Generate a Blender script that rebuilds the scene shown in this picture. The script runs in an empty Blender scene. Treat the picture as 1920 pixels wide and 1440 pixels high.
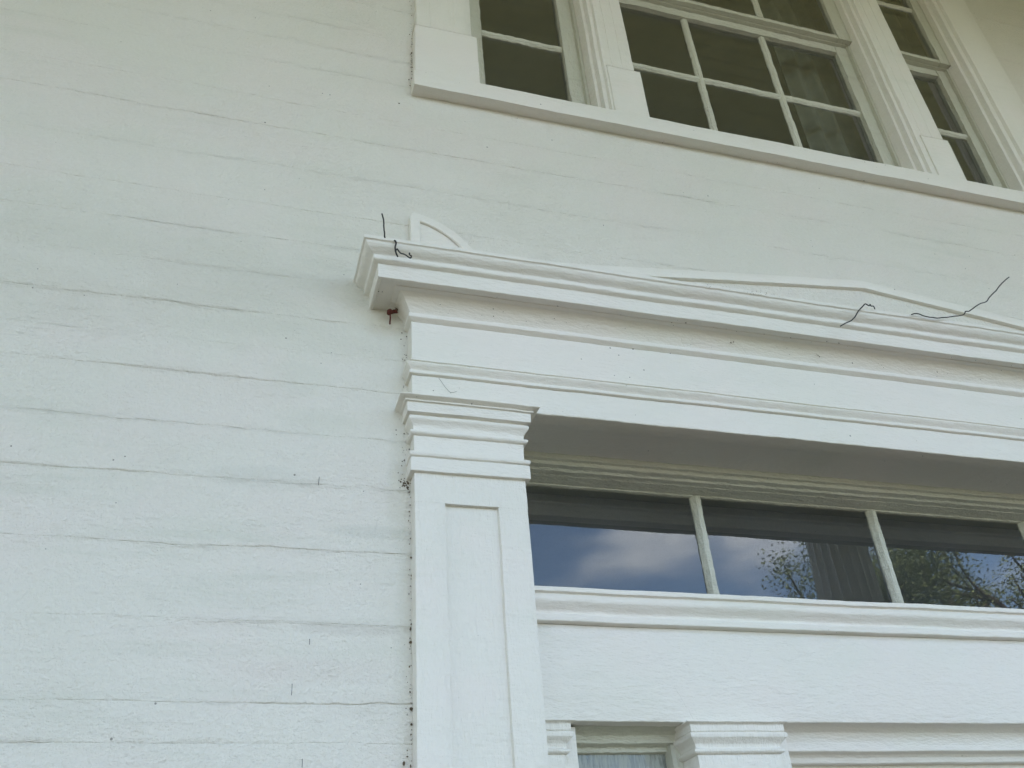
import bpy, bmesh, math, random
from mathutils import Vector, Matrix, noise
random.seed(11)
R = math.radians
SC = bpy.context.scene
COL = SC.collection
CZ = 1.6                       # eye height; all heights below are measured from the eye and lifted by this

# ---------------------------------------------------------------- camera
cam_d = bpy.data.cameras.new('camera'); cam = bpy.data.objects.new('camera', cam_d); COL.objects.link(cam)
cam_d.sensor_width = 36; cam_d.lens = 1722.3/1920*36; cam_d.clip_start = .05; cam_d.clip_end = 600
rx = Vector((0.95716487, -0.2818036, -0.06649914)); ry = -Vector((0.10423892, 0.54964808, -0.82886744)); rz = -Vector((0.27012895, 0.786431, 0.55547874))
m = Matrix((rx, ry, rz)).transposed().to_4x4(); m.translation = Vector((0, -2.0, CZ)); cam.matrix_world = m
SC.camera = cam

# ---------------------------------------------------------------- sky, sun, exposure
SUN_EL, SUN_AZ = 52, 338       # azimuth: direction the light comes from, degrees clockwise from +y (180 = in front of the house; here it stands behind the house)
W = bpy.data.worlds.new('World'); SC.world = W; W.use_nodes = True
nt = W.node_tree; nt.nodes.clear()
def wn(t, **k):
    n = nt.nodes.new(t)
    for a, b in k.items(): setattr(n, a, b)
    return n
sky = wn('ShaderNodeTexSky', sky_type='NISHITA', sun_disc=False, sun_elevation=R(SUN_EL), sun_rotation=R(SUN_AZ), air_density=1.0, dust_density=1.0, ozone_density=2.0)
tc = wn('ShaderNodeTexCoord')
mp = wn('ShaderNodeMapping'); mp.inputs['Scale'].default_value = (1.1, 1.1, 3.0); mp.inputs['Location'].default_value = (.35, .2, .1)
nz = wn('ShaderNodeTexNoise'); nz.inputs['Scale'].default_value = 2.6; nz.inputs['Detail'].default_value = 7; nz.inputs['Roughness'].default_value = .52
rp = wn('ShaderNodeValToRGB'); rp.color_ramp.elements[0].position = .49; rp.color_ramp.elements[1].position = .68
rp.color_ramp.interpolation = 'EASE'
mx = wn('ShaderNodeMix', data_type='RGBA'); mx.inputs['B'].default_value = (6.2, 6.6, 7.1, 1)
bg = wn('ShaderNodeBackground'); bg.inputs['Strength'].default_value = .15
out = wn('ShaderNodeOutputWorld')
L = nt.links.new
L(tc.outputs['Generated'], mp.inputs['Vector']); L(mp.outputs[0], nz.inputs['Vector']); L(nz.outputs['Fac'], rp.inputs[0])
L(rp.outputs[0], mx.inputs['Factor']); L(sky.outputs[0], mx.inputs['A']); L(mx.outputs['Result'], bg.inputs[0]); L(bg.outputs[0], out.inputs[0])
sd = bpy.data.lights.new('sun', 'SUN'); sd.energy = 3.0; sd.angle = R(.53); sd.color = (1, .95, .87)
sun = bpy.data.objects.new('sun', sd); COL.objects.link(sun)
az = R(SUN_AZ); dirv = Vector((math.sin(az)*math.cos(R(SUN_EL)), math.cos(az)*math.cos(R(SUN_EL)), math.sin(R(SUN_EL))))
sun.rotation_euler = dirv.to_track_quat('Z', 'Y').to_euler(); sun.location = (0, -8, 14)
SC.view_settings.view_transform = 'Standard'; SC.view_settings.look = 'None'; SC.view_settings.gamma = 1
SC.view_settings.exposure = 2.15
try: SC.view_settings.use_curve_mapping = False
except Exception: pass
SC.render.engine = 'CYCLES'
SC.cycles.max_bounces = 10; SC.cycles.diffuse_bounces = 5; SC.cycles.glossy_bounces = 5; SC.cycles.transparent_max_bounces = 12

# ---------------------------------------------------------------- materials
class NT:
    def __init__(s, name):
        s.m = bpy.data.materials.new(name); s.m.use_nodes = True; s.t = s.m.node_tree; s.t.nodes.clear()
        s.out = s.n('ShaderNodeOutputMaterial')
    def n(s, t, **k):
        q = s.t.nodes.new(t)
        for a, b in k.items(): setattr(q, a, b)
        return q
    def l(s, a, b): s.t.links.new(a, b)
    def mapping(s, vec, sc, loc=(0, 0, 0)):
        q = s.n('ShaderNodeMapping'); q.inputs['Scale'].default_value = sc; q.inputs['Location'].default_value = loc
        s.l(vec, q.inputs[0]); return q.outputs[0]
    def noise(s, vec, sc, det=3, rough=.55, dist=0):
        q = s.n('ShaderNodeTexNoise'); q.inputs['Scale'].default_value = sc; q.inputs['Detail'].default_value = det
        q.inputs['Roughness'].default_value = rough; q.inputs['Distortion'].default_value = dist; s.l(vec, q.inputs['Vector']); return q.outputs['Fac']
    def ramp(s, f, a, b, ca=0., cb=1.):
        q = s.n('ShaderNodeMapRange'); q.interpolation_type = 'SMOOTHSTEP'
        q.inputs['From Min'].default_value = a; q.inputs['From Max'].default_value = b; q.inputs['To Min'].default_value = ca; q.inputs['To Max'].default_value = cb
        s.l(f, q.inputs[0]); return q.outputs[0]
    def math(s, op, a, b=None):
        q = s.n('ShaderNodeMath', operation=op)
        for i, v in enumerate((a, b)):
            if v is None: continue
            if isinstance(v, (int, float)): q.inputs[i].default_value = v
            else: s.l(v, q.inputs[i])
        return q.outputs[0]
    def mix(s, f, a, b):
        q = s.n('ShaderNodeMix', data_type='RGBA')
        if isinstance(f, (int, float)): q.inputs['Factor'].default_value = f
        else: s.l(f, q.inputs['Factor'])
        for k, v in (('A', a), ('B', b)):
            if isinstance(v, tuple): q.inputs[k].default_value = (*v, 1)
            else: s.l(v, q.inputs[k])
        return q.outputs['Result']

def paint(name, base, relief=1., grime=1., grain=None, speck=1., crack=1., stain=(.52, .53, .44), rough=.45, wall=False):
    s = NT(name); g = s.n('ShaderNodeNewGeometry'); P = g.outputs['Position']
    # colour: faint mottling, long stains, specks
    mot = s.ramp(s.noise(s.mapping(P, (1, 1, 1.6)), 1.7, 3), .3, .7)
    c = s.mix(mot, base, tuple(v*w for v, w in zip(base, (.965, .975, .955))))
    tint = s.ramp(s.noise(s.mapping(P, (1, 1, 1.3), (3, 7, 1)), 3.1, 2), .45, .65)
    c = s.mix(s.math('MULTIPLY', tint, .5), c, tuple(v*w for v, w in zip(base, (1.01, .975, .985))))
    streak = s.noise(s.mapping(P, (1.6, 1.6, 15), (5, 0, 2)), 1.5, 5, .6)
    area = s.ramp(s.noise(s.mapping(P, (1, 1, 1.2), (1.7, 3, 9)), 1.5, 3), .47, .68)
    st = s.math('MULTIPLY', s.ramp(streak, .48, .72), area)
    c = s.mix(s.math('MULTIPLY', st, .26*grime), c, stain)
    fine = s.ramp(s.noise(P, 130, 2, .7), .56, .8)
    c = s.mix(s.math('MULTIPLY', fine, .12*grime), c, (.42, .42, .38))
    ridge = None
    if wall:
        sx = s.n('ShaderNodeSeparateXYZ'); s.l(P, sx.inputs[0])
        # the dingier, rougher run of boards left of the cornice
        band = s.math('MULTIPLY', s.ramp(sx.outputs[2], 3.00, 3.10), s.ramp(sx.outputs[2], 3.36, 3.60, 1, 0))
        band = s.math('MULTIPLY', band, s.ramp(sx.outputs[0], .3, .55, 1, 0))
        band = s.math('MULTIPLY', band, s.ramp(s.noise(s.mapping(P, (1.2, 1.2, 5)), 2.2, 4), .3, .6, .35, 1))
        c = s.mix(s.math('MULTIPLY', band, .38), c, (.60, .59, .50))
        for (x, z, a, b_, k, col) in ((.11, 2.96, .10, .07, .30, (.50, .54, .44)), (.17, 2.83, .12, .05, .34, (.50, .53, .44)), (.05, 2.66, .16, .04, .26, (.46, .48, .44)), (.30, 2.54, .13, .022, .42, (.44, .45, .40)),
                                (.27, 2.305, .14, .018, .42, (.50, .46, .42)), (.20, 2.21, .20, .035, .28, (.58, .50, .46)), (.31, 2.14, .12, .03, .25, (.55, .50, .44)), (.33, 3.16, .07, .05, .5, (.50, .42, .30)), (.37, 2.66, .035, .2, .45, (.50, .47, .36)), (.385, 2.2, .03, .4, .3, (.52, .50, .42))):
            dx = s.math('DIVIDE', s.math('SUBTRACT', sx.outputs[0], x), a); dz = s.math('DIVIDE', s.math('SUBTRACT', sx.outputs[2], z), b_)
            rr = s.math('ADD', s.math('MULTIPLY', dx, dx), s.math('MULTIPLY', dz, dz))
            rr = s.math('ADD', rr, s.math('MULTIPLY', s.math('SUBTRACT', streak, .5), 2.2))
            c = s.mix(s.math('MULTIPLY', s.ramp(rr, .0, 1.1, 1, 0), k*.6), c, col)
        # broken, nearly level cracks and paint edges
        n1 = s.noise(s.mapping(P, (1.1, 1.1, 9), (4, 4, 4)), 1.6, 7, .6)
        l1 = s.ramp(s.math('ABSOLUTE', s.math('SUBTRACT', n1, .5)), .0, .012, 1, 0)
        l1 = s.math('MULTIPLY', l1, s.ramp(s.noise(s.mapping(P, (1, 1, 1.6), (1, 9, 3)), 4.5, 4, .6), .50, .60))
        n2 = s.noise(s.mapping(P, (5, 5, 17), (14, 4, 4)), 1.6, 5, .6)
        l2 = s.ramp(s.math('ABSOLUTE', s.math('SUBTRACT', n2, .5)), .0, .03, 1, 0)
        l2 = s.math('MULTIPLY', l2, s.ramp(s.noise(s.mapping(P, (1, 1, 1.6), (6, 9, 3)), 7, 4, .6), .56, .66))
        ridge = s.math('MAXIMUM', l1, s.math('MULTIPLY', l2, .35))
        sa = s.n('ShaderNodeAttribute', attribute_name='seam'); seam = s.math('POWER', sa.outputs['Fac'], 3.5)
        pat = s.ramp(s.noise(s.mapping(P, (1, 1, 1.6), (2, 2, 8)), 2.6, 4, .6), .42, .58)
        seam = s.math('MULTIPLY', seam, pat)
        crumb = s.noise(s.mapping(P, (22, 22, 120), (3, 3, 3)), 1., 4, .62)
        c = s.mix(s.math('MULTIPLY', s.math('MULTIPLY', seam, s.ramp(crumb, .42, .62)), .17), c, (.46, .45, .38))
        c = s.mix(s.math('MULTIPLY', ridge, .085), c, (.45, .45, .38))
        fl = s.ramp(s.noise(s.mapping(P, (70, 70, 170)), 1, 4, .7), .40, .62, .0, 1.)
        c = s.mix(s.math('MULTIPLY', fl, .06), c, (.40, .42, .40))
    # specks
    v = s.n('ShaderNodeTexVoronoi', feature='F1'); v.inputs['Scale'].default_value = 42; s.l(P, v.inputs['Vector'])
    sep = s.n('ShaderNodeSeparateColor'); s.l(v.outputs['Color'], sep.inputs[0])
    size = s.math('MULTIPLY', s.math('POWER', sep.outputs[0], 6), .13)
    rare = s.math('GREATER_THAN', sep.outputs[1], .62)
    dot = s.math('MULTIPLY', s.math('LESS_THAN', s.math('ADD', v.outputs['Distance'], s.math('MULTIPLY', s.noise(P, 400, 1), .02)), size), rare)
    c = s.mix(s.math('MULTIPLY', dot, .72*speck), c, (.10, .09, .07))
    # relief
    h = s.math('MULTIPLY', s.noise(P if wall else s.mapping(P, (1, 1, .3) if grain == 'v' else (.3, 1, 1)), 85, 3, .68), .0042)
    h2 = s.noise(s.mapping(P, (26, 26, 90), (2, 2, 2)), 1.0, 3, .6)
    hm = s.ramp(s.noise(s.mapping(P, (1, 1, 2.5), (0, 4, 3)), 2.2, 3), .42, .62, .25, 1.)
    h = s.math('ADD', h, s.math('MULTIPLY', s.math('MULTIPLY', h2, hm), .0032))
    if grain == 'v': h = s.math('ADD', h, s.math('MULTIPLY', s.noise(s.mapping(P, (190, 190, 5)), 1, 4, .6), .0016))
    if grain == 'h': h = s.math('ADD', h, s.math('MULTIPLY', s.noise(s.mapping(P, (5, 190, 190)), 1, 4, .6), .0012))
    if ridge is not None:
        h = s.math('SUBTRACT', h, s.math('MULTIPLY', ridge, .0003))
        h = s.math('ADD', h, s.math('MULTIPLY', s.math('MULTIPLY', crumb, seam), .0042))
        h = s.math('ADD', h, s.math('MULTIPLY', s.math('MULTIPLY', s.noise(s.mapping(P, (60, 60, 200)), 1, 4, .6), band), .0022))
    # wandering cracks / paint ridges in patches
    wv = s.n('ShaderNodeTexNoise'); wv.inputs['Scale'].default_value = 9; wv.inputs['Detail'].default_value = 4; s.l(P, wv.inputs['Vector'])
    ad = s.n('ShaderNodeVectorMath', operation='MULTIPLY_ADD'); s.l(wv.outputs['Color'], ad.inputs[0]); ad.inputs[1].default_value = (.16, .16, .10); s.l(P, ad.inputs[2])
    vc = s.n('ShaderNodeTexVoronoi', feature='DISTANCE_TO_EDGE'); vc.inputs['Scale'].default_value = 6.5; s.l(s.mapping(ad.outputs[0], (.8, .8, 1.5)), vc.inputs['Vector'])
    cr = s.ramp(vc.outputs['Distance'], .0, .011, 1, 0)
    cm = s.ramp(s.noise(s.mapping(P, (1, 1, 1), (8, 2, 5)), 5.5, 3), .5, .62)
    crk = s.math('MULTIPLY', cr, cm)
    h = s.math('SUBTRACT', h, s.math('MULTIPLY', crk, .0012*crack))
    c = s.mix(s.math('MULTIPLY', crk, .10*crack), c, (.35, .35, .31))
    b = s.n('ShaderNodeBump'); b.inputs['Strength'].default_value = .70*relief; b.inputs['Distance'].default_value = 1.0; s.l(h, b.inputs['Height'])
    p = s.n('ShaderNodeBsdfPrincipled'); s.l(c, p.inputs['Base Color']); s.l(b.outputs[0], p.inputs['Normal'])
    p.inputs['Roughness'].default_value = rough; p.inputs['Specular IOR Level'].default_value = .35
    s.l(p.outputs[0], s.out.inputs[0]); return s.m

M = {}
WHITE = (.70, .668, .602)
M['wall'] = paint('wall_paint', WHITE, 1.9, 1.2, None, 1., .25, wall=True)
M['trim'] = paint('trim_paint', (.74, .706, .645), 1.0, .9, None, 1., .35)
M['panel'] = paint('panel_paint', (.73, .695, .635), 1.5, 1., None, 1.6, .5)
M['post'] = paint('pilaster_paint', (.74, .706, .645), 1.3, .9, 'v', .9, .25)
M['sash'] = paint('sash_paint', (.56, .55, .46), 2.4, 1.6, 'v', .8, 0., (.40, .38, .30), .55)
M['sash_h'] = paint('sash_rail_paint', (.56, .55, .46), 2.4, 1.6, 'h', .8, 0., (.40, .38, .30), .55)

def plain(name, col, rough=.7, bump=0., bs=40, var=.25, metal=0):
    s = NT(name); g = s.n('ShaderNodeNewGeometry'); P = g.outputs['Position']
    f = s.ramp(s.noise(P, bs*.3, 4), .35, .65)
    c = s.mix(f, col, tuple(v*(1-var) for v in col))
    p = s.n('ShaderNodeBsdfPrincipled'); s.l(c, p.inputs['Base Color']); p.inputs['Roughness'].default_value = rough; p.inputs['Metallic'].default_value = metal
    if bump:
        b = s.n('ShaderNodeBump'); b.inputs['Distance'].default_value = bump; s.l(s.noise(P, bs, 4), b.inputs['Height']); s.l(b.outputs[0], p.inputs['Normal'])
    s.l(p.outputs[0], s.out.inputs[0]); return s.m

def glass(name, dirt=.04, dirtcol=(.5, .5, .48), streaks=False, boost=1.9, wave=.0004):
    s = NT(name); g = s.n('ShaderNodeNewGeometry'); P = g.outputs['Position']
    b = s.n('ShaderNodeBump'); b.inputs['Distance'].default_value = wave; b.inputs['Strength'].default_value = 1
    s.l(s.noise(s.mapping(P, (1, 1, .6)), 4, 1), b.inputs['Height'])
    fr = s.n('ShaderNodeFresnel'); fr.inputs['IOR'].default_value = 1.52; s.l(b.outputs[0], fr.inputs['Normal'])
    fac = s.math('MINIMUM', s.math('MULTIPLY', fr.outputs[0], boost), 1.)
    tr = s.n('ShaderNodeBsdfTransparent'); tr.inputs[0].default_value = (.9, .93, .9, 1)
    gl = s.n('ShaderNodeBsdfGlossy'); gl.inputs['Roughness'].default_value = .01; s.l(b.outputs[0], gl.inputs['Normal'])
    m1 = s.n('ShaderNodeMixShader'); s.l(fac, m1.inputs[0]); s.l(tr.outputs[0], m1.inputs[1]); s.l(gl.outputs[0], m1.inputs[2])
    df = s.n('ShaderNodeBsdfDiffuse'); df.inputs[0].default_value = (*dirtcol, 1)
    d1 = s.ramp(s.noise(P, 5, 2), .3, .7, .75, 1.)
    d2 = s.ramp(s.noise(P, 260, 2, .7), .4, .75, .5, 1.6)
    dm = s.math('MULTIPLY', s.math('MULTIPLY', d1, d2), dirt)
    if streaks:
        k = s.ramp(s.noise(s.mapping(P, (120, 1, 14)), 1, 5, .7), .40, .60, .55, .95)
        dm = s.math('MULTIPLY', k, s.ramp(s.noise(P, 18, 3), .3, .55, .55, 1.))
    m2 = s.n('ShaderNodeMixShader'); s.l(dm, m2.inputs[0]); s.l(m1.outputs[0], m2.inputs[1]); s.l(df.outputs[0], m2.inputs[2])
    s.l(m2.outputs[0], s.out.inputs[0]); return s.m
M['ledge'] = paint('darkened_ledge', (.34, .32, .26), 1., 2., 'h', 1.5, .6)  # ledge colour darkened so less light bounces onto the soffit above
M['glass'] = glass('window_glass', .095, (.46, .46, .38), boost=2.2)
M['glass_t'] = glass('transom_glass', .07, (.45, .48, .55), boost=2.0, wave=.0003)
M['glass_s'] = glass('weathered_glass', .5, (.40, .42, .38), True)
M['room'] = plain('room_plaster', (.50, .51, .42), .9, var=.04)
M['curtain'] = plain('curtain_cloth', (.19, .20, .17), .9)
M['ceil'] = plain('porch_ceiling_paint', (.60, .58, .28), .6, var=.08)
M['floor'] = plain('porch_floor_stone', (.25, .19, .12), .8, .002, 20, .2)
M['paving'] = plain('bounce_gravel', (.24, .19, .12), .9, .003, 14, .2)
M['lawn'] = plain('lawn', (.09, .105, .04), .95, .02, 9, .4)
M['bark'] = plain('bark', (.10, .075, .05), .95, .01, 30)
M['leaf'] = plain('leaf', (.24, .28, .10), .6, 0, 3, .4)
M['wire'] = plain('black_wire', (.012, .011, .010), .6)
M['rust'] = plain('rust', (.10, .020, .010), .9, .002, 300)
M['crumb'] = plain('dirt_crumb', (.13, .10, .065), .95)
M['web'] = plain('dusty_thread', (.30, .29, .25), .9)
M['steel'] = plain('dull_steel', (.10, .10, .10), .5, metal=.6)

# ---------------------------------------------------------------- mesh helpers (d = distance proud of the wall face, towards the street)
def wob(p, amp=1.):
    a = noise.noise_vector(Vector((p[0]*5, p[1]*5, p[2]*5)))*.0013 + noise.noise_vector(Vector((p[0]*38, p[1]*38, p[2]*38)))*.0007
    return Vector(p) + a*amp
def ragged(p, amp=1.):
    a = noise.noise_vector(Vector((p[0]*14, p[1]*14, p[2]*14)))*.0020 + noise.noise_vector(Vector((p[0]*70, p[1]*70, p[2]*70)))*.0020
    return Vector(p) + a*amp
def world_loc(o):
    v = Vector((0, 0, 0))
    while o: v += o.location; o = o.parent
    return v
def ob(name, verts, faces, mat, parent=None, loc=None, fn=wob, amp=1., smooth=38, label=None, recalc=True):
    """verts in world coordinates with z measured from the eye"""
    o_w = world_loc(parent) if parent else Vector((0, 0, 0))
    if fn: verts = [fn(v, amp) for v in verts]
    vs = [Vector(v)+Vector((0, 0, CZ)) for v in verts]
    if loc is None:
        if parent:
            c = vs[0].copy(); loc = c - o_w
        else: loc = Vector((0, 0, 0))
    loc = Vector(loc); o_w = o_w+loc
    me = bpy.data.meshes.new(name); me.from_pydata([v-o_w for v in vs], [], faces); me.update()
    if recalc:
        bm = bmesh.new(); bm.from_mesh(me); bmesh.ops.recalc_face_normals(bm, faces=bm.faces); bm.to_mesh(me); bm.free()
    for p in me.polygons: p.use_smooth = True
    me.set_sharp_from_angle(angle=R(smooth))
    me.materials.append(mat)
    o = bpy.data.objects.new(name, me); COL.objects.link(o); o.parent = parent; o.location = loc
    if label: o['label'] = label
    return o
def thing(name, label, cat, loc, group=None):
    o = bpy.data.objects.new(name, None); COL.objects.link(o); o.location = loc; o.empty_display_size = .1
    o['label'] = label; o['category'] = cat
    if group: o['group'] = group
    return o
def tag(o, label, cat, group=None):
    o['label'] = label; o['category'] = cat
    if group: o['group'] = group
    return o
def struct(o, kind='structure'): o['kind'] = kind; return o

def rounded(pts, r=.0022, closed=False, n=3):
    """round the corners of a polyline"""
    out = []; N = len(pts)
    for i, p in enumerate(pts):
        if not closed and i in (0, N-1): out.append(p); continue
        a = Vector(pts[(i-1) % N]); b = Vector(p); c = Vector(pts[(i+1) % N])
        u = a-b; v = c-b
        if u.length < 1e-6 or v.length < 1e-6: out.append(p); continue
        if u.angle(v) > R(158): out.append(p); continue
        rr = min(r, u.length*.42, v.length*.42)
        p0 = b+u.normalized()*rr; p2 = b+v.normalized()*rr
        for k in range(n):
            t = k/(n-1); q = p0*(1-t)**2+b*2*t*(1-t)+p2*t*t; out.append((q.x, q.y))
    return out
def arc(c, r, a0, a1, n=7):
    return [(c[0]+r*math.cos(R(a0+(a1-a0)*i/(n-1))), c[1]+r*math.sin(R(a0+(a1-a0)*i/(n-1)))) for i in range(n)]

def grid(sts):
    verts = []; faces = []; n = len(sts[0])
    for s in sts: verts += s
    for i in range(len(sts)-1):
        for k in range(n-1):
            a = i*n+k; faces.append((a, a+1, a+n+1, a+n))
    return verts, faces
def mould_x(name, prof, xl, xr, mat, parent, base=0., ly=.01, ry=.01, lret=True, rret=True, step=.03, r=.0022, **k):
    """profile of (d, z) run along x with mitred returns at its ends"""
    prof = rounded(prof, r)
    sts = []
    L0 = [(xl-(d-base) if lret else xl) for d, z in prof]; R0 = [(xr+(d-base) if rret else xr) for d, z in prof]
    if lret:
        for t in (0, .33, .66): sts.append([(L0[i], ly+(-d-ly)*t, z) for i, (d, z) in enumerate(prof)])
    n = max(2, int((xr-xl)/step))
    for j in range(n+1):
        t = j/n; sts.append([(L0[i]+(R0[i]-L0[i])*t, -d, z) for i, (d, z) in enumerate(prof)])
    if rret:
        for t in (.66, .33, 0): sts.append([(R0[i], ry+(-d-ry)*t, z) for i, (d, z) in enumerate(prof)])
    v, f = grid(sts); return ob(name, v, f, mat, parent, **k)
def mould_z(name, prof, z0, z1, mat, parent, step=.03, r=.0022, closed=False, caps=False, **k):
    """profile of (d, x) run upwards"""
    prof = rounded(prof, r, closed)
    if closed: prof = prof+[prof[0]]
    n = max(1, int((z1-z0)/step)); sts = [[(x, -d, z0+(z1-z0)*j/n) for d, x in prof] for j in range(n+1)]
    v, f = grid(sts)
    if caps and closed:
        m_ = len(prof); f.append(tuple(range(m_-1))); f.append(tuple(n*m_+i for i in range(m_-1)))
    return ob(name, v, f, mat, parent, **k)
def box(name, x0, x1, d0, d1, z0, z1, mat, parent=None, r=.0025, step=.04, **k):
    """block with rounded edges, its long sides cut up so that they can be uneven"""
    bm = bmesh.new(); bmesh.ops.create_cube(bm, size=1)
    for v in bm.verts: v.co = Vector((x0+(x1-x0)*(v.co.x+.5), -(d0+(d1-d0)*(v.co.y+.5)), z0+(z1-z0)*(v.co.z+.5)))
    if r: bmesh.ops.bevel(bm, geom=list(bm.edges), offset=r, segments=2, affect='EDGES', profile=.6)
    for ax, a, b in ((0, x0, x1), (2, z0, z1)):
        n = int(abs(b-a)/step)
        for i in range(1, n+1):
            co = Vector((0, 0, 0)); co[ax] = a+(b-a)*i/(n+1); no = Vector((0, 0, 0)); no[ax] = 1
            bmesh.ops.bisect_plane(bm, geom=bm.verts[:]+bm.edges[:]+bm.faces[:], plane_co=co, plane_no=no)
    bm.verts.index_update(); vs = [v.co.copy() for v in bm.verts]; fs = [tuple(v.index for v in f.verts) for f in bm.faces]; bm.free()
    return ob(name, vs, fs, mat, parent, **k)
def tube(name, pts, rad, mat, parent=None, sides=6, taper=None, **k):
    P = [Vector(p) for p in pts]; verts = []; faces = []
    for i, p in enumerate(P):
        t = (P[min(i+1, len(P)-1)]-P[max(i-1, 0)]).normalized()
        u = t.cross(Vector((.3, .9, .1))).normalized(); w = t.cross(u)
        rr = rad if taper is None else rad*(1+(taper-1)*i/(len(P)-1))
        for s in range(sides):
            a = 2*math.pi*s/sides; verts.append(p+u*rr*math.cos(a)+w*rr*math.sin(a))
    for i in range(len(P)-1):
        for s in range(sides):
            a = i*sides+s; b = i*sides+(s+1) % sides; faces.append((a, b, b+sides, a+sides))
    faces.append(tuple(range(sides))); faces.append(tuple((len(P)-1)*sides+s for s in range(sides)))
    return ob(name, verts, faces, mat, parent, fn=None, **k)
def smooth_path(pts, n=5):
    P = [Vector(p) for p in pts]; out = []
    for i in range(len(P)-1):
        a, b, c, d = P[max(i-1, 0)], P[i], P[i+1], P[min(i+2, len(P)-1)]
        for j in range(n):
            t = j/n; out.append(.5*((2*b)+(c-a)*t+(2*a-5*b+4*c-d)*t*t+(3*b-a-3*c+d)*t**3))
    out.append(P[-1]); return out

# ================================================================ SETTING
def sheet(name, x0, x1, y0, y1, z, mat):
    me = bpy.data.meshes.new(name); me.from_pydata([(x0, y0, z), (x1, y0, z), (x1, y1, z), (x0, y1, z)], [], [(0, 1, 2, 3)]); me.materials.append(mat)
    o = bpy.data.objects.new(name, me); COL.objects.link(o); return struct(o)
sheet('lawn', -250, 250, -250, 250, -.304, M['lawn'])
sheet('added_gravel_path', -14, 24, -17, -4.6, -.30, M['paving'])  # unseen gravel added to bounce warm light up at the undersides
struct(box('porch_floor', -9, 14, -.0, 4.6, -1.9, -1.6, M['floor'], r=.01, step=99, fn=None))
# porch ceiling of narrow boards with a beam along its outer edge
CH = 5.35; CB = 4.15
y = .02
vs = []; fs = []
while y > -4.35:
    for (a, b, z) in ((y, y-.082, CH), (y-.082, y-.090, CH+.006)):
        i = len(vs); vs += [(-9, a, z), (14, a, z), (14, b, z), (-9, b, z)]; fs.append((i, i+1, i+2, i+3))
    y -= .09
i = len(vs); vs += [(-9, .3, CH+.02), (14, .3, CH+.02), (14, -4.4, CH+.02), (-9, -4.4, CH+.02)]; fs.append((i, i+1, i+2, i+3))
struct(ob('porch_ceiling', vs, fs, M['ceil'], fn=None))
struct(box('porch_beam', -9, 14, 3.55, 4.15, CB, CH+.6, M['trim'], r=.02, step=99, fn=None))
struct(box('porch_roof', -9.3, 14.3, -9, 4.7, CH+.62, CH+.8, M['trim'], r=.02, step=99, fn=None))

# ================================================================ HOUSE WALL, board by board
WALL = thing('house_wall', 'white painted wall of wide flush boards with hairline joints and thick old paint', 'wall', (0, 0, 0))
J = [-1.6, -1.41, -1.24, -1.06, -.90, -.73, -.56, -.38, -.22, -.05, .12, .295, .463, .542, .714, .889, 1.056, 1.197, 1.342, 1.445, 1.555, 1.69, 1.822, 1.951, 2.113, 2.288, 2.408, 2.595, 2.72, 2.844, 3.01, 3.18, 3.34, 3.51, 3.68, 3.85, 4.02, 4.19, 4.36, 4.53, 4.70, 4.87, 5.04, 5.20, 5.36]
FAINT = {1.445: .25, 1.69: .2, .463: .45, 1.951: .6, 1.197: .75, 2.113: .8, 2.72: .35, .714: .7}
OPEN = {.542: 1.7, 1.055: 1.8, 1.056: 1.8, .889: 1.35, 1.342: 1.2, 1.197: 1.3, 2.288: 1.1, 2.595: 1.5}
def jz(k, x): return J[k]+.006*noise.noise(Vector((x*.8, k*7.3, 0)))+.004*noise.noise(Vector((x*5, k*3.1, 2)))+.0028*noise.noise(Vector((x*20, k*3.1, 5)))
def jd(k, x):   # how deep the joint is here; it fades where paint has filled it
    a = FAINT.get(J[k], OPEN.get(J[k], 1.))
    v = .50+1.3*noise.noise(Vector((x*1.7, k*11.7, 9)))+1.1*noise.noise(Vector((x*13, k*11.7, 4)))
    return .0014*a*max(.03, min(1.5, v))
def face_y(k, x, z):
    y = .0009*noise.noise(Vector((x*2.5, k*2., z*6)))+.0007*noise.noise(Vector((x*11, k*5.0, z*26)))
    if 1.35 < z < 1.85 and x < .45: y += .0008*noise.noise(Vector((x*17, 3, z*60)))
    return y + .0004*math.sin(k*2.39)
def board(k, xa, xb, hi=(-1.6, 3.4)):
    xs = []; x = xa
    while x < xb-1e-6:
        xs.append(x); x += .014 if hi[0] < x < hi[1] else .12
    xs.append(xb); v = []; f = []; rows = 11
    zc = (J[k]+J[k+1])/2
    ends = [0, 1]
    for i, x in enumerate(xs):
        a = jz(k, x); b = jz(k+1, x); da = jd(k, x); db = jd(k+1, x)
        w = .0022+.0022*noise.noise(Vector((x*12, k, 1)))
        zz = [a-.0012, a+w*.4, a+w, a+w*2.2, a+(b-a)*.25, (a+b)/2, a+(b-a)*.75, b-w*2.2, b-w, b-w*.4, b+.0012]
        yy = [face_y(k, x, q) for q in zz]
        yy[0] += da+.002; yy[10] += db+.002; yy[1] += da*.7; yy[9] += db*.7
        for q, t in zip(zz, yy): v.append((x, t, q))
    for i in range(len(xs)-1):
        for j in range(rows-1):
            a = i*rows+j; f.append((a, a+rows, a+rows+1, a+1))
    o = ob('board', v, f, M['wall'], WALL, fn=None, smooth=180)
    at = o.data.attributes.new('seam', 'FLOAT', 'POINT')
    at.data.foreach_set('value', [1., 1., 1., .86, .12, 0., .12, .86, 1., 1., 1.]*len(xs))
    return o
for k in range(len(J)-1):
    z0 = J[k]
    if z0 < 1.35: board(k, -3.2, .455); board(k, 3.54, 6.2, (3.5, 3.6))
    elif z0 < 2.59: board(k, -3.2, 6.2)
    elif z0 < 4.52: board(k, -3.2, .44); board(k, 3.29, 6.2)
    else: board(k, -3.2, 6.2)

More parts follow.
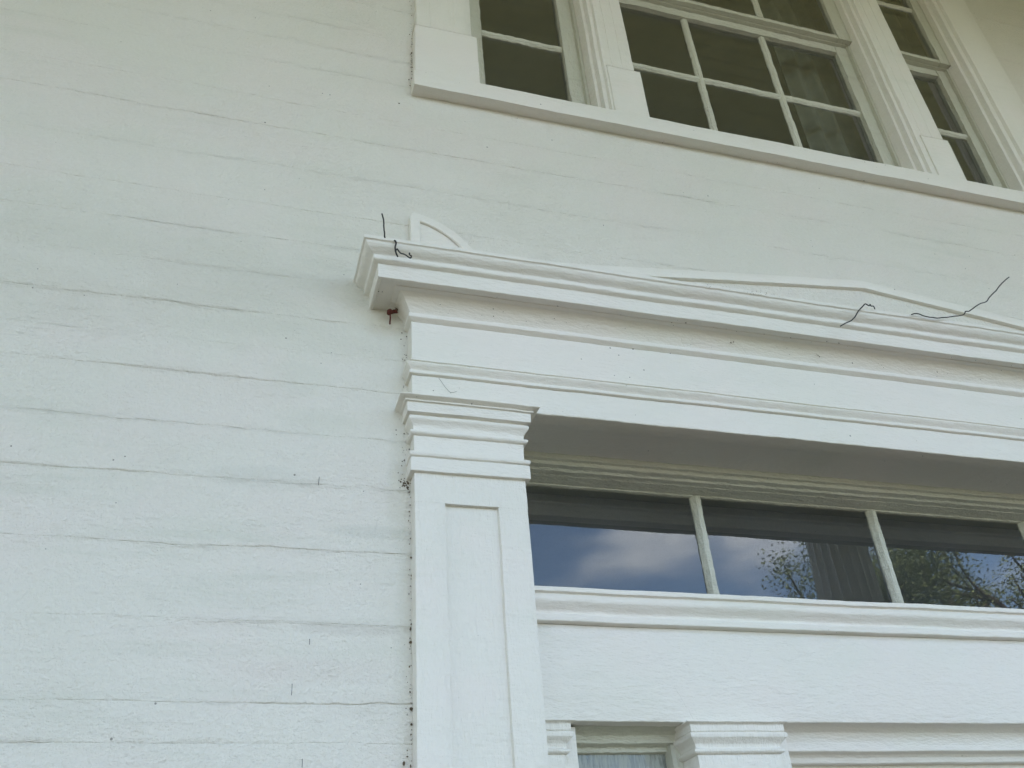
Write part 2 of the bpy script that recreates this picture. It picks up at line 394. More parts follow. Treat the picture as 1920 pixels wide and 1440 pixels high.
# ================================================================ UPPER WINDOW GROUP
SILL = 2.625
WIN = thing('triple_window', 'white triple sash window of small panes above the doorway, on one long sill', 'window', (1.9, 0, SILL-.075+CZ))
def T(): return M['trim']
prof = [(-.10, 2.64), (.046, 2.628), (.051, 2.622), (.0505, 2.5510), (-.01, 2.5590)]
mould_x('sill', prof, .462, 3.36, T(), WIN, r=.0022, amp=1.3)
Z0, Z1 = 2.56, 4.46
# casings: outer left, two mullions, outer right
mould_z('casing', [(-.01, .425), (.036, .425), (.036, .474), (.0335, .476), (.0335, .564), (.036, .566), (.036, .609), (.013, .612), (.013, .634), (-.10, .638)], Z0, Z1+.12, M['post'], WIN)
def mull(x, xr):   # x = left jamb face
    pr = [(-.105, x-.012), (-.062, x-.012), (-.060, x), (.0, x+.002), (.0, x+.0145), (.027, x+.0170), (.027, x+.0320), (.042, x+.0345)]
    a = x+.0345; b = xr; g1 = a+(b-a)*.27; g2 = a+(b-a)*.62
    pr += [(.042, g1-.002), (.0395, g1), (.042, g1+.002), (.042, g2-.002), (.0395, g2), (.042, g2+.002), (.042, b), (.0, b+.004), (-.105, b+.004)]
    return mould_z('casing', pr, Z0, Z1+.12, M['post'], WIN, r=.0014)
mull(1.104, 1.262); mull(2.486, 2.666)
x = 3.040
mould_z('casing', [(-.105, x-.012), (-.062, x-.012), (-.060, x), (.0, x+.002), (.0, x+.019), (.026, x+.022), (.026, x+.046), (.042, x+.049), (.042, x+.198), (.022, x+.20), (.022, x+.262), (-.01, x+.264)], Z0, Z1+.12, M['post'], WIN, r=.0018)
for (a, b, c) in ((.416, .642, 2.884), (1.147, 1.281, 2.883), (2.546, 2.682, 2.862), (3.10, 3.25, 2.87)):
    box('plinth_block', a, b, .0, .0455, SILL-.006, c, T(), WIN, amp=1.3)
box('head_casing', .416, 3.31, -.005, .05, Z1+.10, Z1+.26, T(), WIN)
def hbar(name, x0, x1, zc, w, g, gf, parent, mat=None, top=.30):
    pr = [(g-.004, zc-w/2), (g+.003, zc-w/2), (gf, zc-w*.2), (gf, zc+w*top), (g+.003, zc+w/2), (g-.004, zc+w/2)]
    return mould_x(name, pr, x0, x1, mat or M['sash_h'], parent, lret=False, rret=False, step=.010, r=.0008, fn=ragged)
def vbar(name, z0, z1, xc, w, g, gf, parent):
    pr = [(g-.004, xc-w/2), (g+.003, xc-w/2), (gf, xc-w*.22), (gf, xc+w*.22), (g+.003, xc+w/2), (g-.004, xc+w/2)]
    return mould_z(name, pr, z0, z1, M['sash'], parent, step=.010, r=.0008, fn=ragged)
def pane(x0, x1, z0, z1, g, mat, parent):
    j = random.uniform(-.002, .002)
    v = [(x0, -g+j, z0), (x1, -g-j, z0), (x1, -g-j*.5, z1), (x0, -g+j*.5, z1)]
    return ob('pane', v, [(0, 1, 2, 3)], mat, parent, fn=None, recalc=False)
def sash(xa, xb, xs, za, zb, zs, g, gf, stile, botz, topz, mat_g):
    """xa..xb jamb to jamb; xs: muntin centres; zs: bar centres; za..zb outer height"""
    zlo, zhi = botz, topz
    v = []; f = []
    fr = box('sash', xa, xa+stile, g-.012, gf, za, zb, M['sash'], WIN, r=.003, step=.02, fn=ragged)
    box('stile', xb-stile, xb, g-.012, gf, za, zb, M['sash'], fr, r=.003, step=.02, fn=ragged)
    box('rail', xa+stile, xb-stile, g-.012, gf-.0015, za, zlo, M['sash_h'], fr, r=.003, step=.02, fn=ragged)
    box('rail', xa+stile, xb-stile, g-.012, gf-.0015, zhi, zb, M['sash_h'], fr, r=.003, step=.02, fn=ragged)
    X = [xa+stile]+list(xs)+[xb-stile]; Zs = [zlo]+list(zs)+[zhi]
    for q in xs: vbar('muntin', zlo-.002, zhi+.002, q, .034, g, gf-.006, fr)
    for q in zs:
        for i in range(len(X)-1): hbar('muntin', X[i]+(.008 if i else -.002), X[i+1]-(.008 if i < len(X)-2 else -.002), q, .030, g, gf-.007, fr)
    for i in range(len(X)-1):
        for j in range(len(Zs)-1): pane(X[i]-.004, X[i+1]+.004, Zs[j]-.004, Zs[j+1]+.004, g+(i+j)*.0002, mat_g, fr)
    return fr
g = M['glass']
MX = (1.645, 2.03)
# lower sashes sit behind the upper ones
sash(.642, 1.092, (), 2.632, 3.56, (3.105,), -.085, -.066, .058, 2.70, 3.512, g)
sash(1.264, 2.474, MX, 2.632, 3.56, (3.107,), -.085, -.066, .085 if False else .06, 2.70, 3.512, g)
sash(2.672, 3.028, (), 2.632, 3.56, (3.104,), -.085, -.066, .05, 2.70, 3.512, g)
sash(.642, 1.104, (), 3.568, 4.46, (4.0,), -.046, -.030, .062, 3.592, 4.41, g)
sash(1.264, 2.486, MX, 3.568, 4.46, (4.0,), -.046, -.030, .068, 3.592, 4.41, g)
sash(2.672, 3.040, (), 3.568, 4.46, (4.0,), -.046, -.030, .055, 3.592, 4.41, g)
# stops and the wide underside of the upper sash at the meeting rail
for a, b in ((.640, 1.104), (1.264, 2.486), (2.670, 3.040)):
    box('meeting_rail', a, b, -.100, -.052, 3.5615, 3.567+.022, M['sash_h'], WIN, r=.0015)
for q in (1.104, 2.486, 3.04): box('sash_stop', q-.013, q-.001, -.066, -.050, 2.63, 3.56, M['sash'], WIN, r=.002)

# rooms behind the glass
def room(name, x0, x1, y0, y1, z0, z1):
    v = [(x0, y0, z0), (x1, y0, z0), (x1, y1, z0), (x0, y1, z0), (x0, y0, z1), (x1, y0, z1), (x1, y1, z1), (x0, y1, z1)]
    f = [(0, 1, 2, 3), (4, 5, 6, 7), (1, 2, 6, 5), (2, 3, 7, 6), (3, 0, 4, 7)]
    return struct(ob(name, v, f, M['room'], fn=None))
room('upstairs_room', -.4, 4.4, .11, 3.4, 1.9, 4.9)
room('hall', .30, 3.7, .30, 4.2, -1.6, 1.60)
struct(mould_x('added_hall_moulding', [(-.97, 1.60), (-.90, 1.535), (-.90, 1.528), (-.915, 1.526), (-.93, 1.497), (-.93, 1.489), (-.97, 1.487)], .31, 3.69, T(), None, lret=False, rret=False, step=1, fn=None))  # moulding added to give the paler band across the transom glass
# casing back boards close the gap between the wall and the room
def curtain(name, x0, x1, y, z0, z1, label, folds=5):
    v = []; f = []; n = folds*8
    for i in range(n+1):
        t = i/n; yy = y+.022*math.sin(t*folds*2*math.pi)+.006*math.sin(t*17)
        v += [(x0+(x1-x0)*t, yy, z0), (x0+(x1-x0)*t+.01*math.sin(t*9), yy, z1)]
    for i in range(n): f.append((2*i, 2*i+2, 2*i+3, 2*i+1))
    o = ob(name, v, f, M['curtain'], None, fn=None, smooth=80); c = Vector(v[0])
    return tag(o, label, 'curtain', 'curtains hanging inside the upper window')
curtain('curtain', 2.20, 2.70, .20, 2.4, 4.7, 'grey cloth curtain hanging behind the last pane column of the wide middle sash')
curtain('curtain', 2.80, 3.16, .20, 2.4, 4.7, 'grey cloth curtain hanging behind the narrow right sash', 4)

# ================================================================ DOOR SURROUND
XC = 1.99; XR = 2*XC
DOOR = thing('door_surround', 'white classical doorway surround with cornice, low gable, pilasters and glazed transom', 'doorway', (XC, 0, 0))
DOOR_Z = CZ
# --- cornice
crown = [(-.005, 1.735), (.186, 1.7150), (.190, 1.7125), (.190, 1.7015), (.1845, 1.6995), (.1835, 1.6955)]
crown += [(.181, 1.690), (.174, 1.683), (.167, 1.679), (.162, 1.676), (.160, 1.6735), (.160, 1.6625), (.156, 1.659), (.146, 1.6555), (.145, 1.653), (.145, 1.6105), (.136, 1.6098), (.134, 1.6145), (.080, 1.6150), (.0, 1.6155)]
cor = mould_x('cornice', crown, .432, XR-.432, T(), DOOR, step=.022, r=.0018, amp=1.5)
bed = [(.05, 1.6158), (.116, 1.6150), (.115, 1.6125), (.100, 1.6115), (.0985, 1.6095), (.092, 1.6060), (.084, 1.5975), (.077, 1.5875), (.071, 1.5775), (.0665, 1.5690), (.0650, 1.5655), (.0695, 1.5645), (.0695, 1.5530), (.060, 1.5475), (.054, 1.5435), (.045, 1.5430)]
mould_x('bed_moulding', bed, .4545, XR-.4545, T(), DOOR, step=.022, r=.0014)
mould_x('frieze', [(-.005, 1.5468), (.055, 1.5465), (.055, 1.416), (.04, 1.4155)], .45, XR-.45, T(), DOOR, step=.05)
tae = [(.040, 1.4195), (.0595, 1.4188), (.0600, 1.4155), (.0550, 1.4142), (.0555, 1.4040), (.0710, 1.4025), (.0725, 1.4000), (.0710, 1.3965), (.0665, 1.3905), (.0615, 1.3850), (.0590, 1.3815), (.0625, 1.3800), (.0630, 1.3715), (.0560, 1.3700), (.050, 1.3690)]
mould_x('string_moulding', tae, .45, XR-.45, T(), DOOR, step=.022, r=.0012, amp=1.4)
# architrave with the deep soffit behind it
arch = [(.04, 1.3698), (.0545, 1.3695), (.0545, 1.2905), (.052, 1.2885), (-.006, 1.2885), (-.008, 1.2925), (-.30, 1.2935)]
mould_x('architrave', arch, .4495, XR-.4495, T(), DOOR, step=.022, r=.002, amp=1.7)
# --- gable and its corner ornament lie on the wall above the cornice
def rake(xa, za, xb, zb, th, d0, d1, mat, name, parent, n=60, sag=.0):
    v = []; f = []; pr = rounded([(d0, 0), (d1, 0), (d1, -th), (d0, -th)], .002)
    for i in range(n+1):
        t = i/n; x = xa+(xb-xa)*t; z = za+(zb-za)*t
        for d, q in pr: v.append((x, -d, z+q))
    k = len(pr)
    for i in range(n):
        for j in range(k-1): a = i*k+j; f.append((a, a+1, a+k+1, a+k))
    return ob(name, v, f, mat, parent)
APX, APZ, SL = XC, 1.992, .112
bz = 1.70
field = [(.62, -.006, bz), (XR-.62, -.006, bz), (XR-.62, -.006, APZ-.01-SL*(XC-.62)), (XC, -.006, APZ-.01), (.62, -.006, APZ-.01-SL*(XC-.62))]
ped = ob('gable', [(x, -.014, z) for x, y, z in field], [(0, 1, 2, 3, 4)], M['wall'], DOOR, fn=None)
rake(.585, APZ-SL*(XC-.585), APX, APZ, .034, -.004, .029, T(), 'gable_rim', ped)
rake(APX, APZ, XR-.585, APZ-SL*(XC-.585), .034, -.004, .029, T(), 'gable_rim', ped)
def ornament(mir=False):
    fx = (lambda x: XR-x) if mir else (lambda x: x)
    C0 = (.372, 1.735); ro, ri = .258, .229; xl, xi = .400, .430
    outer = []; inner = []
    a_o = math.acos((xl+.012-C0[0])/ro); a_i = math.acos((xi-C0[0])/ri)
    n = 22
    O = [(xl, 1.70), (xl, 1.80), (xl, 1.90), (xl, 1.975), (xl+.006, 1.988)]+[(C0[0]+ro*math.cos(a_o*(1-i/n)), C0[1]+ro*math.sin(a_o*(1-i/n))) for i in range(n+1)]
    I = [(xi, 1.70), (xi, 1.78), (xi, 1.86), (xi, 1.93), (xi, C0[1]+ri*math.sin(a_i)-.003)]+[(C0[0]+ri*math.cos(a_i*(1-i/n)), C0[1]+ri*math.sin(a_i*(1-i/n))) for i in range(n+1)]
    v = []; f = []
    for (ox, oz), (ix, iz) in zip(O, I):
        mid = Vector((ix-ox, iz-oz)).normalized()*.0025
        v += [(fx(ox), .004, oz), (fx(ox), -.019, oz), (fx(ox+mid.x), -.0215, oz+mid.y), (fx(ix-mid.x), -.0215, iz-mid.y), (fx(ix), -.0195, iz), (fx(ix), -.004, iz)]
    for i in range(len(O)-1):
        for j in range(5): a = i*6+j; f.append((a, a+1, a+7, a+6))
    o = ob('corner_ornament', [(fx(x), -.0125, z) for x, z in I]+[(fx(xi), -.0125, 1.70)], [tuple(range(len(I)+1))], T(), DOOR, fn=None)
    ob('ornament_rim', v, f, T(), o)
    return o
ornament(); ornament(True)

# --- main pilasters
def pilaster(x0, x1, parent=DOOR):
    w0, w1 = x0+.075, x0+.209
    if x0 > 2: w0, w1 = x1-.209, x1-.075
    base = .045
    p = mould_z('pilaster', [(-.02, x0), (base, x0), (base, w0), (base-.0125, w0+.0015), (base-.0110, w1-.0015), (base, w1), (base, x1), (-.29, x1)], -1.42, 1.0075, M['post'], parent, step=.03, r=.0022, amp=1.3)
    box('pilaster_head', x0, x1, -.29, base, 1.0068, 1.10, M['post'], p, r=.0006, amp=1.3)
    box('pilaster_base', x0-.02, x1+.02, -.29, base+.03, -1.6, -1.41, M['post'], p, r=.004)
    cap = [(.03, 1.2905), (.0885, 1.2895), (.088, 1.2865), (.078, 1.2835), (.0725, 1.2815), (.0735, 1.2795), (.0735, 1.2775), (.067, 1.2765), (.0665, 1.2495), (.0525, 1.2490), (.0515, 1.2465)]
    cap += [(.0560, 1.2450), (.0600, 1.2420), (.0620, 1.2375), (.0610, 1.2325), (.0575, 1.2280), (.0525, 1.2230), (.0495, 1.2170), (.0485, 1.2110), (.0485, 1.2050)]
    cap += [(.0535, 1.2040), (.0575, 1.2005), (.0570, 1.1955), (.0530, 1.1920), (.0470, 1.1905), (.0465, 1.1440), (.0515, 1.1430), (.0580, 1.1405), (.0595, 1.1350), (.0570, 1.1295), (.0495, 1.1275), (.0500, 1.1262), (.0560, 1.1250), (.0565, 1.0880), (.0555, 1.0868), (.040, 1.0862)]
    mould_x('capital', cap, x0, x1, T(), p, base=base, ly=.01, ry=.28, step=.02, r=.0011, amp=1.3)
    return p
pilaster(.402, .687); pilaster(XR-.687, XR-.402)

# --- transom window in its deep recess
TX0, TX1 = .680, XR-.680
hd = [(-.145, 1.296), (-.152, 1.2915), (-.154, 1.281), (-.1545, 1.2785), (-.166, 1.2775), (-.168, 1.270), (-.1685, 1.2665), (-.186, 1.2655), (-.190, 1.2620), (-.192, 1.2590), (-.214, 1.2585), (-.216, 1.2560), (-.236, 1.2560), (-.240, 1.2545), (-.262, 1.2545), (-.264, 1.2500), (-.282, 1.2495)]
TR = mould_x('transom_window', hd, TX0, TX1, M['sash_h'], DOOR, lret=False, rret=False, step=.02, r=.0012, fn=ragged, amp=.6)
GT = -.276
for q in (1.348, 1.984, 2.604):
    vbar('muntin', .80, 1.252, q, .036, GT, -.256, TR)
xs = [TX0, 1.348, 1.984, 2.604, TX1]
for i in range(4): pane(xs[i], xs[i+1], .80, 1.256, GT+.0008*(i % 2), M['glass_t'], TR)
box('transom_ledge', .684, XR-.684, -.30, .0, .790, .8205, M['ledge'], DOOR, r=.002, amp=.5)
box('sash_rail', TX0, TX1, -.295, -.262, .79, .845, M['sash_h'], TR, r=.003, fn=ragged)
# --- transom rail, panel under it
rail = [(-.004, .8215), (.016, .8195), (.020, .8175), (.020, .8060), (.010, .8040), (.0115, .8010), (.0150, .7965), (.0165, .7900), (.0150, .7835), (.0100, .7765), (.0030, .7700), (-.0020, .7640), (-.0030, .7590), (-.0010, .7560), (.0060, .7530), (.0075, .7495), (.0075, .7390), (.0055, .7370), (-.0120, .7355)]
mould_x('transom_rail', rail, .684, XR-.684, T(), DOOR, lret=False, rret=False, step=.022, r=.0013, amp=1.5)
PD = -.012
mould_x('lower_frieze', [(-.06, .7360), (PD, .7358), (PD, .5135), (PD-.002, .5115), (-.16, .5115)], .684, XR-.684, M['panel'], DOOR, lret=False, rret=False, step=.04)
# --- inner pilasters with their own small capitals
def inner(x0, x1, flip=False):
    b = -.016
    s_ = mould_z('inner_pilaster', [(-.17, x0), (b, x0), (b, x1), (-.04, x1+.002), (-.042, x1+.04), (-.17, x1+.042)] if not flip else [(-.17, x0-.042), (-.042, x0-.04), (-.04, x0-.002), (b, x0), (b, x1), (-.17, x1)], -1.6, .505, M['post'], DOOR, amp=1.4)
    cap = [(b-.01, .5125), (b+.024, .5122), (b+.025, .5085), (b+.016, .5055), (b+.0145, .5030), (b+.0145, .4905), (b+.011, .4885), (b+.0165, .4870), (b+.0185, .4820), (b+.0175, .4760), (b+.011, .4700), (b+.005, .4630), (b+.003, .4560), (b+.0045, .4530), (b+.0095, .4510), (b+.0100, .4460), (b+.0060, .4420), (b, .4400)]
    mould_x('capital', cap, x0, x1, M['post'], s_, base=b, ly=.12, ry=.12, step=.02, r=.0009, amp=1.3)
    return s_
inner(.60, .748, False); inner(1.071, 1.290)
inner(XR-1.290, XR-1.071, True); inner(XR-.748, XR-.60, True)
# --- sidelights and door between them
def sidelight(x0, x1):
    pr = [(-.05, .5112), (-.072, .5065), (-.088, .500), (-.091, .4925), (-.091, .4835), (-.096, .4815), (-.113, .4800), (-.116, .4770), (-.116, .4680), (-.136, .4660)]
    s_ = mould_x('sidelight', pr, x0-.02, x1+.02, M['sash_h'], DOOR, lret=False, rret=False, step=.014, r=.001, fn=ragged, amp=.7)
    box('stile', x0-.02, x0+.012, -.145, -.100, -.8, .478, M['sash'], s_, fn=ragged, r=.003, step=.02)
    box('stile', x1-.024, x1+.004, -.145, -.096, -.8, .480, M['sash'], s_, fn=ragged, r=.003, step=.02)
    zc = [-.78, -.365, .05, .468]
    for q in zc[1:-1]: hbar('muntin', x0+.01, x1-.022, q, .03, -.13, -.112, s_)
    for i in range(3): pane(x0, x1-.01, zc[i], zc[i+1], -.13, M['glass_s'], s_)
    box('panel', x0-.02, x1+.02, -.15, -.06, -1.6, -.80, T(), s_, step=.3)
    return s_
sidelight(.77, 1.068); sidelight(XR-1.068, XR-.77)
dr = [(-.02, .5112), (-.036, .5105), (-.050, .5065), (-.060, .5000), (-.0655, .4900), (-.0675, .4750), (-.068, .4590), (-.0695, .4570), (-.080, .4565), (-.090, .4540), (-.096, .4480), (-.098, .4370), (-.100, .4350), (-.140, .4345)]
mould_x('door_head', dr, 1.31, XR-1.31, T(), DOOR, lret=False, rret=False, step=.03, r=.001)
dl = box('door', 1.34, XR-1.34, -.17, -.125, -1.585, .44, M['post'], DOOR, step=.3)
for zz, zt in ((-1.35, -.7), (-.55, .28)):
    for a, b in ((1.50, 1.93), (2.05, 2.48)): box('panel', a, b, -.13, -.121, zz, zt, M['post'], dl, r=.006, step=.3)
tube('handle', [(1.44, .08, -.6), (1.44, .06, -.58), (1.44, .06, -.45), (1.44, .08, -.43)], .009, M['steel'], dl)

# ================================================================ SMALL THINGS ON THE WALL
def cord(pts, r, label, cat='wire', name='loose_wire', group=None, blob=None, mat=None):
    P = smooth_path([(x, -d, z) for x, d, z in pts], 5)
    P = [p+noise.noise_vector(p*60)*.0012 for p in P]
    return tag(tube(name, P, r, mat or M['wire'], sides=6), label, cat, group)
GW = 'thin black wires left on the cornice'
cord([(.2915, .17, 1.815), (.2926, .175, 1.7987), (.2943, .18, 1.7826), (.2945, .185, 1.7533), (.2958, .188, 1.7294), (.296, .190, 1.7125), (.2981, .190, 1.709)], .0020, 'short nearly straight black wire standing up from the left end of the cornice', group=GW)
cord([(.3211, .193, 1.700), (.3244, .193, 1.7), (.3264, .195, 1.689), (.324, .195, 1.6757), (.3257, .192, 1.665), (.3288, .188, 1.6576), (.3330, .182, 1.656)], .0022, 'kinked black wire hooked over the edge of the cornice near its left corner', group=GW)
cord([(.3262, .193, 1.6650), (.3288, .195, 1.6697), (.3312, .195, 1.6677), (.3375, .194, 1.6594), (.3482, .194, 1.6567), (.3577, .194, 1.6507), (.3648, .194, 1.6464), (.3677, .194, 1.6541), (.3637, .194, 1.6565), (.3620, .194, 1.6625), (.3637, .194, 1.6612)], .0020, 'curled black wire with a knotted tip lying across the cornice face', group=GW)
cord([(1.6743, .2, 1.6136), (1.6981, .2, 1.6299), (1.7233, .2, 1.6447), (1.7444, .2, 1.6641), (1.7604, .2, 1.6861), (1.7819, .2, 1.706), (1.7976, .2, 1.7205), (1.8091, .2, 1.7151), (1.8155, .2, 1.7214), (1.817, .2, 1.7151), (1.8262, .2, 1.7152), (1.8276, .2, 1.7048)], .0019, 'bent black wire with a small curl on top, under the gable peak', group=GW)
cord([(1.9627, .2, 1.7045), (1.9756, .2, 1.7106), (1.9935, .2, 1.7114), (2.0165, .2, 1.7057), (2.061, .2, 1.7059), (2.1108, .2, 1.7185), (2.1543, .2, 1.7301), (2.1762, .2, 1.739), (2.1901, .2, 1.7536), (2.2062, .2, 1.7576), (2.2323, .2, 1.7756), (2.2601, .2, 1.7942), (2.2985, .2, 1.8132), (2.3221, .2, 1.8363), (2.3599, .2, 1.8679), (2.4075, .2, 1.9128), (2.45, .2, 1.9448)], .0019, 'long wavy black wire rising off the right slope of the gable', group=GW)
GN = 'thin nails stuck in the boards'
for (a, b, lab) in (((.1766, 1.0747), (.1753, 1.0506), 'longest thin dark nail hanging by the pilaster capital on the left wall'), ((.1759, .6773), (.1757, .6643), 'shortest thin dark nail in the left wall, level with the transom rail'),
                    ((.1450, .5803), (.1448, .5563), 'thin dark nail just above the lowest open board joint'), ((.1747, .4309), (.1749, .4141), 'lowest thin dark nail at the bottom of the left wall')):
    v = [(a[0], .003, a[1]), (a[0], -.006, a[1]), ((a[0]+b[0])/2, -.009, (a[1]+b[1])/2), (b[0], -.008, b[1])]
    tag(tube('nail', [Vector(p) for p in v], .0006, M['steel']), lab, 'nail', GN)

def blob(c, r, seed, sq=(1, 1, 1), sub=2):
    bm = bmesh.new(); bmesh.ops.create_icosphere(bm, subdivisions=sub, radius=r)
    vs = [Vector((v.co.x*sq[0], v.co.y*sq[1], v.co.z*sq[2]))*(1+.45*noise.noise(v.co/r*1.3+Vector((seed, 0, 0))))+Vector(c) for v in bm.verts]
    bm.verts.index_update(); fs = [tuple(v.index for v in f.verts) for f in bm.faces]; bm.free(); return vs, fs
NEST = thing('mud_wasp_nest', 'small rusty brown mud nest with a hanging drip under the left end of the cornice', 'nest', (.34, -.03, 1.586+CZ))
v, f = blob((.340, -.030, 1.588), .0095, 1); ob('mud_blob', v, f, M['rust'], NEST, fn=None)
v, f = blob((.3535, -.026, 1.594), .0075, 5, (1.3, 1, .7)); ob('mud_blob', v, f, M['rust'], NEST, fn=None)
v, f = blob((.3600, -.022, 1.606), .0050, 7, (.8, 1, 1.6)); ob('mud_blob', v, f, M['crumb'], NEST, fn=None)
tube('drip', [Vector((.3405, -.03, 1.580)), Vector((.3412, -.03, 1.566)), Vector((.3402, -.03, 1.552)), Vector((.3404, -.03, 1.546))], .0019, M['rust'], NEST, taper=1.3)

def crumbs(name, spots, label):
    v = []; f = []
    for (x, y, z, r) in spots:
        a, b = blob((x, y, z), r, random.random()*50, (random.uniform(.6, 1.4), .5, random.uniform(.6, 1.7)), 1)
        n = len(v); v += a; f += [tuple(i+n for i in q) for q in b]
    o = ob(name, v, f, M['crumb'], fn=None, smooth=20); o['kind'] = 'stuff'; o['label'] = label; return o
S = []
for z in [random.uniform(.40, 1.08) for _ in range(95)]:
    S.append((.401-abs(random.gauss(0, .0045)), -random.uniform(0, .003), z, random.choice((.0008, .001, .0012, .0016, .0008))))
for (x, z, r) in ((.4012, .881, .0035), (.3995, .532, .0035), (.384, .4216, .0028), (.3990, .7082, .0032), (.3990, .6777, .0028), (.391, .435, .0022), (.398, .416, .003), (.400, .50, .003)): S.append((x-.001, -.003, z, r))
for _ in range(48): S.append((.398-abs(random.gauss(0, .012)), -.001, random.uniform(1.06, 1.27), random.choice((.0007, .001, .0013, .0018))))
for _ in range(30): S.append((.392-abs(random.gauss(0, .008)), -.001, random.uniform(1.29, 1.56), random.choice((.0007, .001, .0016))))
for _ in range(24): S.append((.396-abs(random.gauss(0, .010)), -.001, random.gauss(1.075, .008), random.choice((.0012, .0018, .0022))))
crumbs('corner_grit', S, 'dark grit gathered where the pilaster meets the wall')
S = []
for x, z in ((.4227, 2.70), (.4220, 2.618), (.420, 2.64), (.3778, 2.498), (.422, 2.78), (.423, 2.86), (.416, 2.60), (.4115, 2.63)): S.append((x-.009, -.003, z, .0028))
for _ in range(40): S.append((.415-abs(random.gauss(0, .004)), -.002, random.uniform(2.58, 3.1), random.choice((.001, .0014, .002))))
for x in (.8764, .884, 1.0886, 1.4445, 2.6677, .60, .61, 1.9, 2.2, 1.7): S.append((x, -.004, 2.5605+random.uniform(-.003, .003), random.uniform(.0018, .0034)))
for _ in range(60): S.append((random.uniform(.45, 3.2), -random.uniform(.0, .04), 2.557, random.choice((.0008, .001, .0014))))
crumbs('sill_grit', S, 'dark grit along the sill and the window edge')
S = []
for _ in range(80): S.append((random.uniform(.35, 2.6), -random.uniform(.092, .13), 1.6135, random.choice((.0008, .001, .0013, .0018))))
for _ in range(50): t = random.random(); S.append((random.uniform(.42, 2.6), -(.079+.011*t), 1.5655+.045*t, random.choice((.0008, .001, .0014))))
for (x, z) in ((1.36, 1.59), (1.37, 1.594), (1.66, 1.585), (1.664, 1.58), (1.78, 1.572), (2.1, 1.58), (.62, 1.60), (.80, 1.594)): S.append((x, -.086, z, .0022))
for x in (.3, .30, .31): S.append((x, -.08, 1.6135, .0022))
crumbs('cornice_grit', S, 'dark specks on the underside of the cornice')
cord([(.4663, .057, 1.3651), (.4763, .058, 1.3487), (.4864, .057, 1.3342), (.495, .057, 1.3255), (.504, .057, 1.3252), (.5137, .057, 1.3299)], .0005, 'faint dusty cobweb thread on the band above the pilaster capital', 'cobweb', 'cobweb', mat=M['web'])
S = [(.4955, -.0565, 1.3258, .0016), (.489, -.0565, 1.329, .001)]
# rusty scars along the cornice's upper edge, near the left foot of the gable
S = []
for i in range(46): S.append((1.25+.26*random.random()**1.2, -.1905, 1.7075+random.uniform(-.006, .006), random.choice((.0006, .0008, .0011))))
crumbs('peeling_edge_flecks', S, 'brown flecks on the upper edge of the cornice')

# ================================================================ PORCH COLUMN, TREES (seen in the glass, plus two added oaks)
def column(x, y, label, group='tall porch columns'):
    c = thing('porch_column', label, 'column', (x, y, 0), group)
    v = []; f = []; n = 20*6; hs = 26; z0, z1 = -1.25, CB-.31
    for j in range(hs+1):
        t = j/hs; rr = .285-.045*t**1.6
        for i in range(n):
            a = 2*math.pi*i/n; ph = (i % 6)/6; dep = .020*math.sin(math.pi*ph) if ph else 0
            v.append((x+(rr-dep)*math.cos(a), y+(rr-dep)*math.sin(a), z0+(z1-z0)*t))
    for j in range(hs):
        for i in range(n): a = j*n+i; b = j*n+(i+1) % n; f.append((a, b, b+n, a+n))
    ob('shaft', v, f, M['post'], c, fn=None, smooth=50)
    def ring(name, prof):
        v = []; f = []; n = 40
        for r_, z in prof:
            for i in range(n): a = 2*math.pi*i/n; v.append((x+r_*math.cos(a), y+r_*math.sin(a), z))
        for j in range(len(prof)-1):
            for i in range(n): a = j*n+i; b = j*n+(i+1) % n; f.append((a, b, b+n, a+n))
        ob(name, v, f, M['post'], c, fn=None)
    ring('column_base', [(.30, -1.6), (.38, -1.59), (.395, -1.53), (.37, -1.46), (.32, -1.43), (.31, -1.38), (.345, -1.34), (.34, -1.29), (.30, -1.25), (.285, -1.24)])
    ring('column_capital', [(.24, CB-.32), (.27, CB-.28), (.25, CB-.25), (.26, CB-.19), (.33, CB-.12), (.34, CB-.08), (.30, CB-.07)])
    box('abacus', x-.36, x+.36, -y-.36, -y+.36, CB-.08, CB-.005, T(), c, fn=None, step=9)
column(5.18, -3.85, 'fluted white porch column mirrored in the middle pane of the transom')
column(-1.9, -3.85, 'fluted white porch column standing outside the frame on the left')

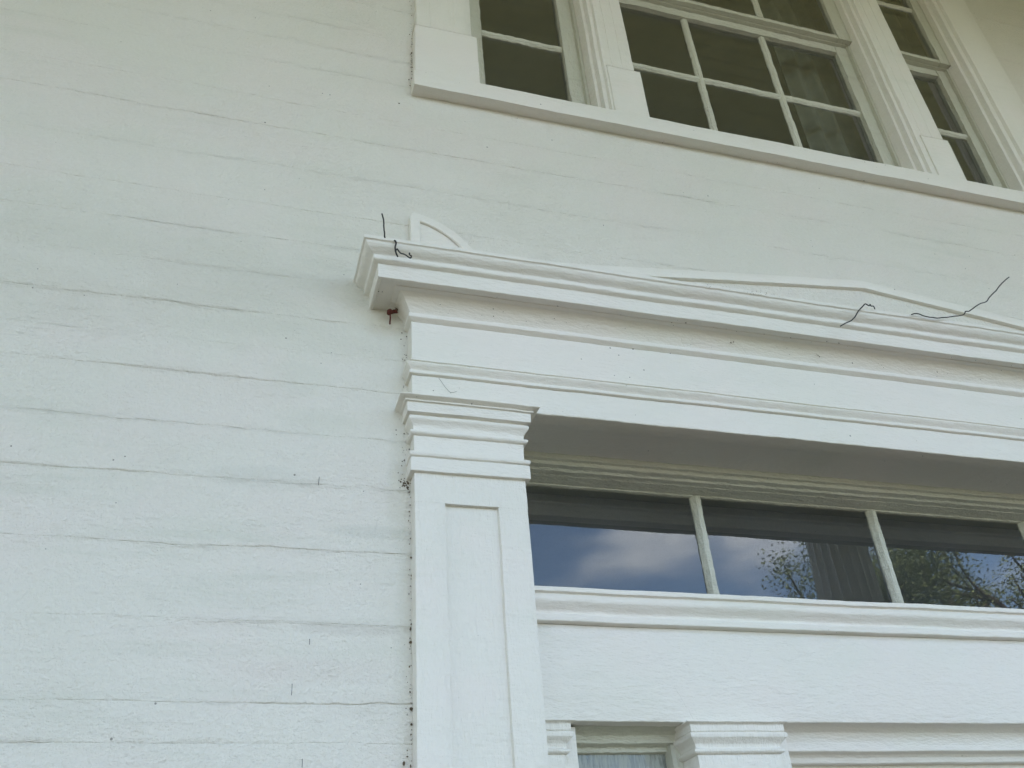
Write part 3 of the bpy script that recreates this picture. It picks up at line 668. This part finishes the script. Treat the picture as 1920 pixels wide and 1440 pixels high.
def tree(x, y, H, cr, seed, label, name='oak_tree', dens=900):
    rnd = random.Random(seed); t = thing(name, label, 'tree', (x, y, -.3), 'trees on the lawn across from the porch')
    g0 = -.3-CZ; tips = []; tv = []; tf = []
    def limb(p, d, ln, r, dep):
        pts = [p.copy()]; q = p.copy(); dd = d.copy()
        for i in range(5):
            dd = (dd+Vector((rnd.uniform(-.25, .25), rnd.uniform(-.25, .25), rnd.uniform(-.08, .16)))).normalized(); q = q+dd*ln/5; pts.append(q.copy())
        n = len(tv); sides = 6
        for i, a in enumerate(pts):
            u = dd.cross(Vector((.2, .1, 1)) if abs(dd.z) < .9 else Vector((1, 0, 0))).normalized(); w = dd.cross(u); rr = r*(1-.55*i/5)
            for s in range(sides): tv.append(a+u*rr*math.cos(s*math.pi/3)+w*rr*math.sin(s*math.pi/3))
        for i in range(5):
            for s in range(sides): a = n+i*sides+s; b = n+i*sides+(s+1) % sides; tf.append((a, b, b+sides, a+sides))
        if dep == 0: tips.extend(pts[2:]); return
        if dep == 1: tips.extend(pts[3:])
        for k in range(rnd.choice((3, 4))):
            a = rnd.uniform(0, 6.28); sp = rnd.uniform(.5, 1.1)
            nd = (dd*.8+Vector((math.cos(a)*sp, math.sin(a)*sp, rnd.uniform(0, .5)))).normalized()
            limb(pts[rnd.choice((3, 4, 5))], nd, ln*rnd.uniform(.55, .75), r*.5, dep-1)
    base = Vector((x, y, g0)); limb(base, Vector((rnd.uniform(-.1, .1), 0, 1)), H*.34, H*.026, 3)
    zmax = max(p.z for p in tips); sc = (H)/(zmax-g0)
    tv2 = [Vector((x+(v.x-x)*sc*cr, y+(v.y-y)*sc*cr, g0+(v.z-g0)*sc)) for v in tv]
    tp2 = [Vector((x+(v.x-x)*sc*cr, y+(v.y-y)*sc*cr, g0+(v.z-g0)*sc)) for v in tips]
    ob('trunk', tv2, tf, M['bark'], t, fn=None)
    lv = []; lf = []
    for p in tp2:
        for _ in range(dens//11):
            c = p+Vector((rnd.gauss(0, .28), rnd.gauss(0, .28), rnd.gauss(0, .22))); s_ = rnd.uniform(.032, .07)
            u = Vector((rnd.uniform(-1, 1), rnd.uniform(-1, 1), rnd.uniform(-.5, .5))).normalized(); w = u.cross(Vector((rnd.uniform(-1, 1), rnd.uniform(-1, 1), rnd.uniform(-1, 1)))).normalized()
            n = len(lv); lv += [c-u*s_, c+w*s_*.5, c+u*s_, c-w*s_*.5]; lf.append((n, n+1, n+2, n+3))
    me = bpy.data.meshes.new('crown'); wl = world_loc(t)
    me.from_pydata([v+Vector((0, 0, CZ))-wl for v in lv], [], lf); me.materials.append(M['leaf'])
    o = bpy.data.objects.new('crown', me); COL.objects.link(o); o.parent = t
for (x, y, H, cr, seed, lab, dn) in ((14.2, -18, 13.4, .95, 3, 'leafy oak whose dense crown shows beside the column in the middle transom pane', 2600), (19.0, -17.5, 12.6, .7, 8, 'thin crowned oak mirrored at the left of the third transom pane', 700),
                               (22.5, -19, 13.4, .75, 21, 'open branched oak mirrored in the middle of the third transom pane', 800), (27.5, -19, 13.0, .8, 5, 'spreading oak mirrored at the right end of the transom', 800)):
    tree(x, y, H, cr, seed, lab, dens=dn)
for (x, y, H, cr, seed, lab, dn) in ((-6.8, -6.2, 9.5, .8, 12, 'dense oak added unseen off the left end of the porch to block side light', 1500), (-5.6, -10.5, 9.0, .8, 31, 'bushy oak added unseen further out on the left to block side light', 1200)):
    tree(x, y, H, cr, seed, lab, dens=dn)  # these two unseen oaks are added to cut side light on the wall
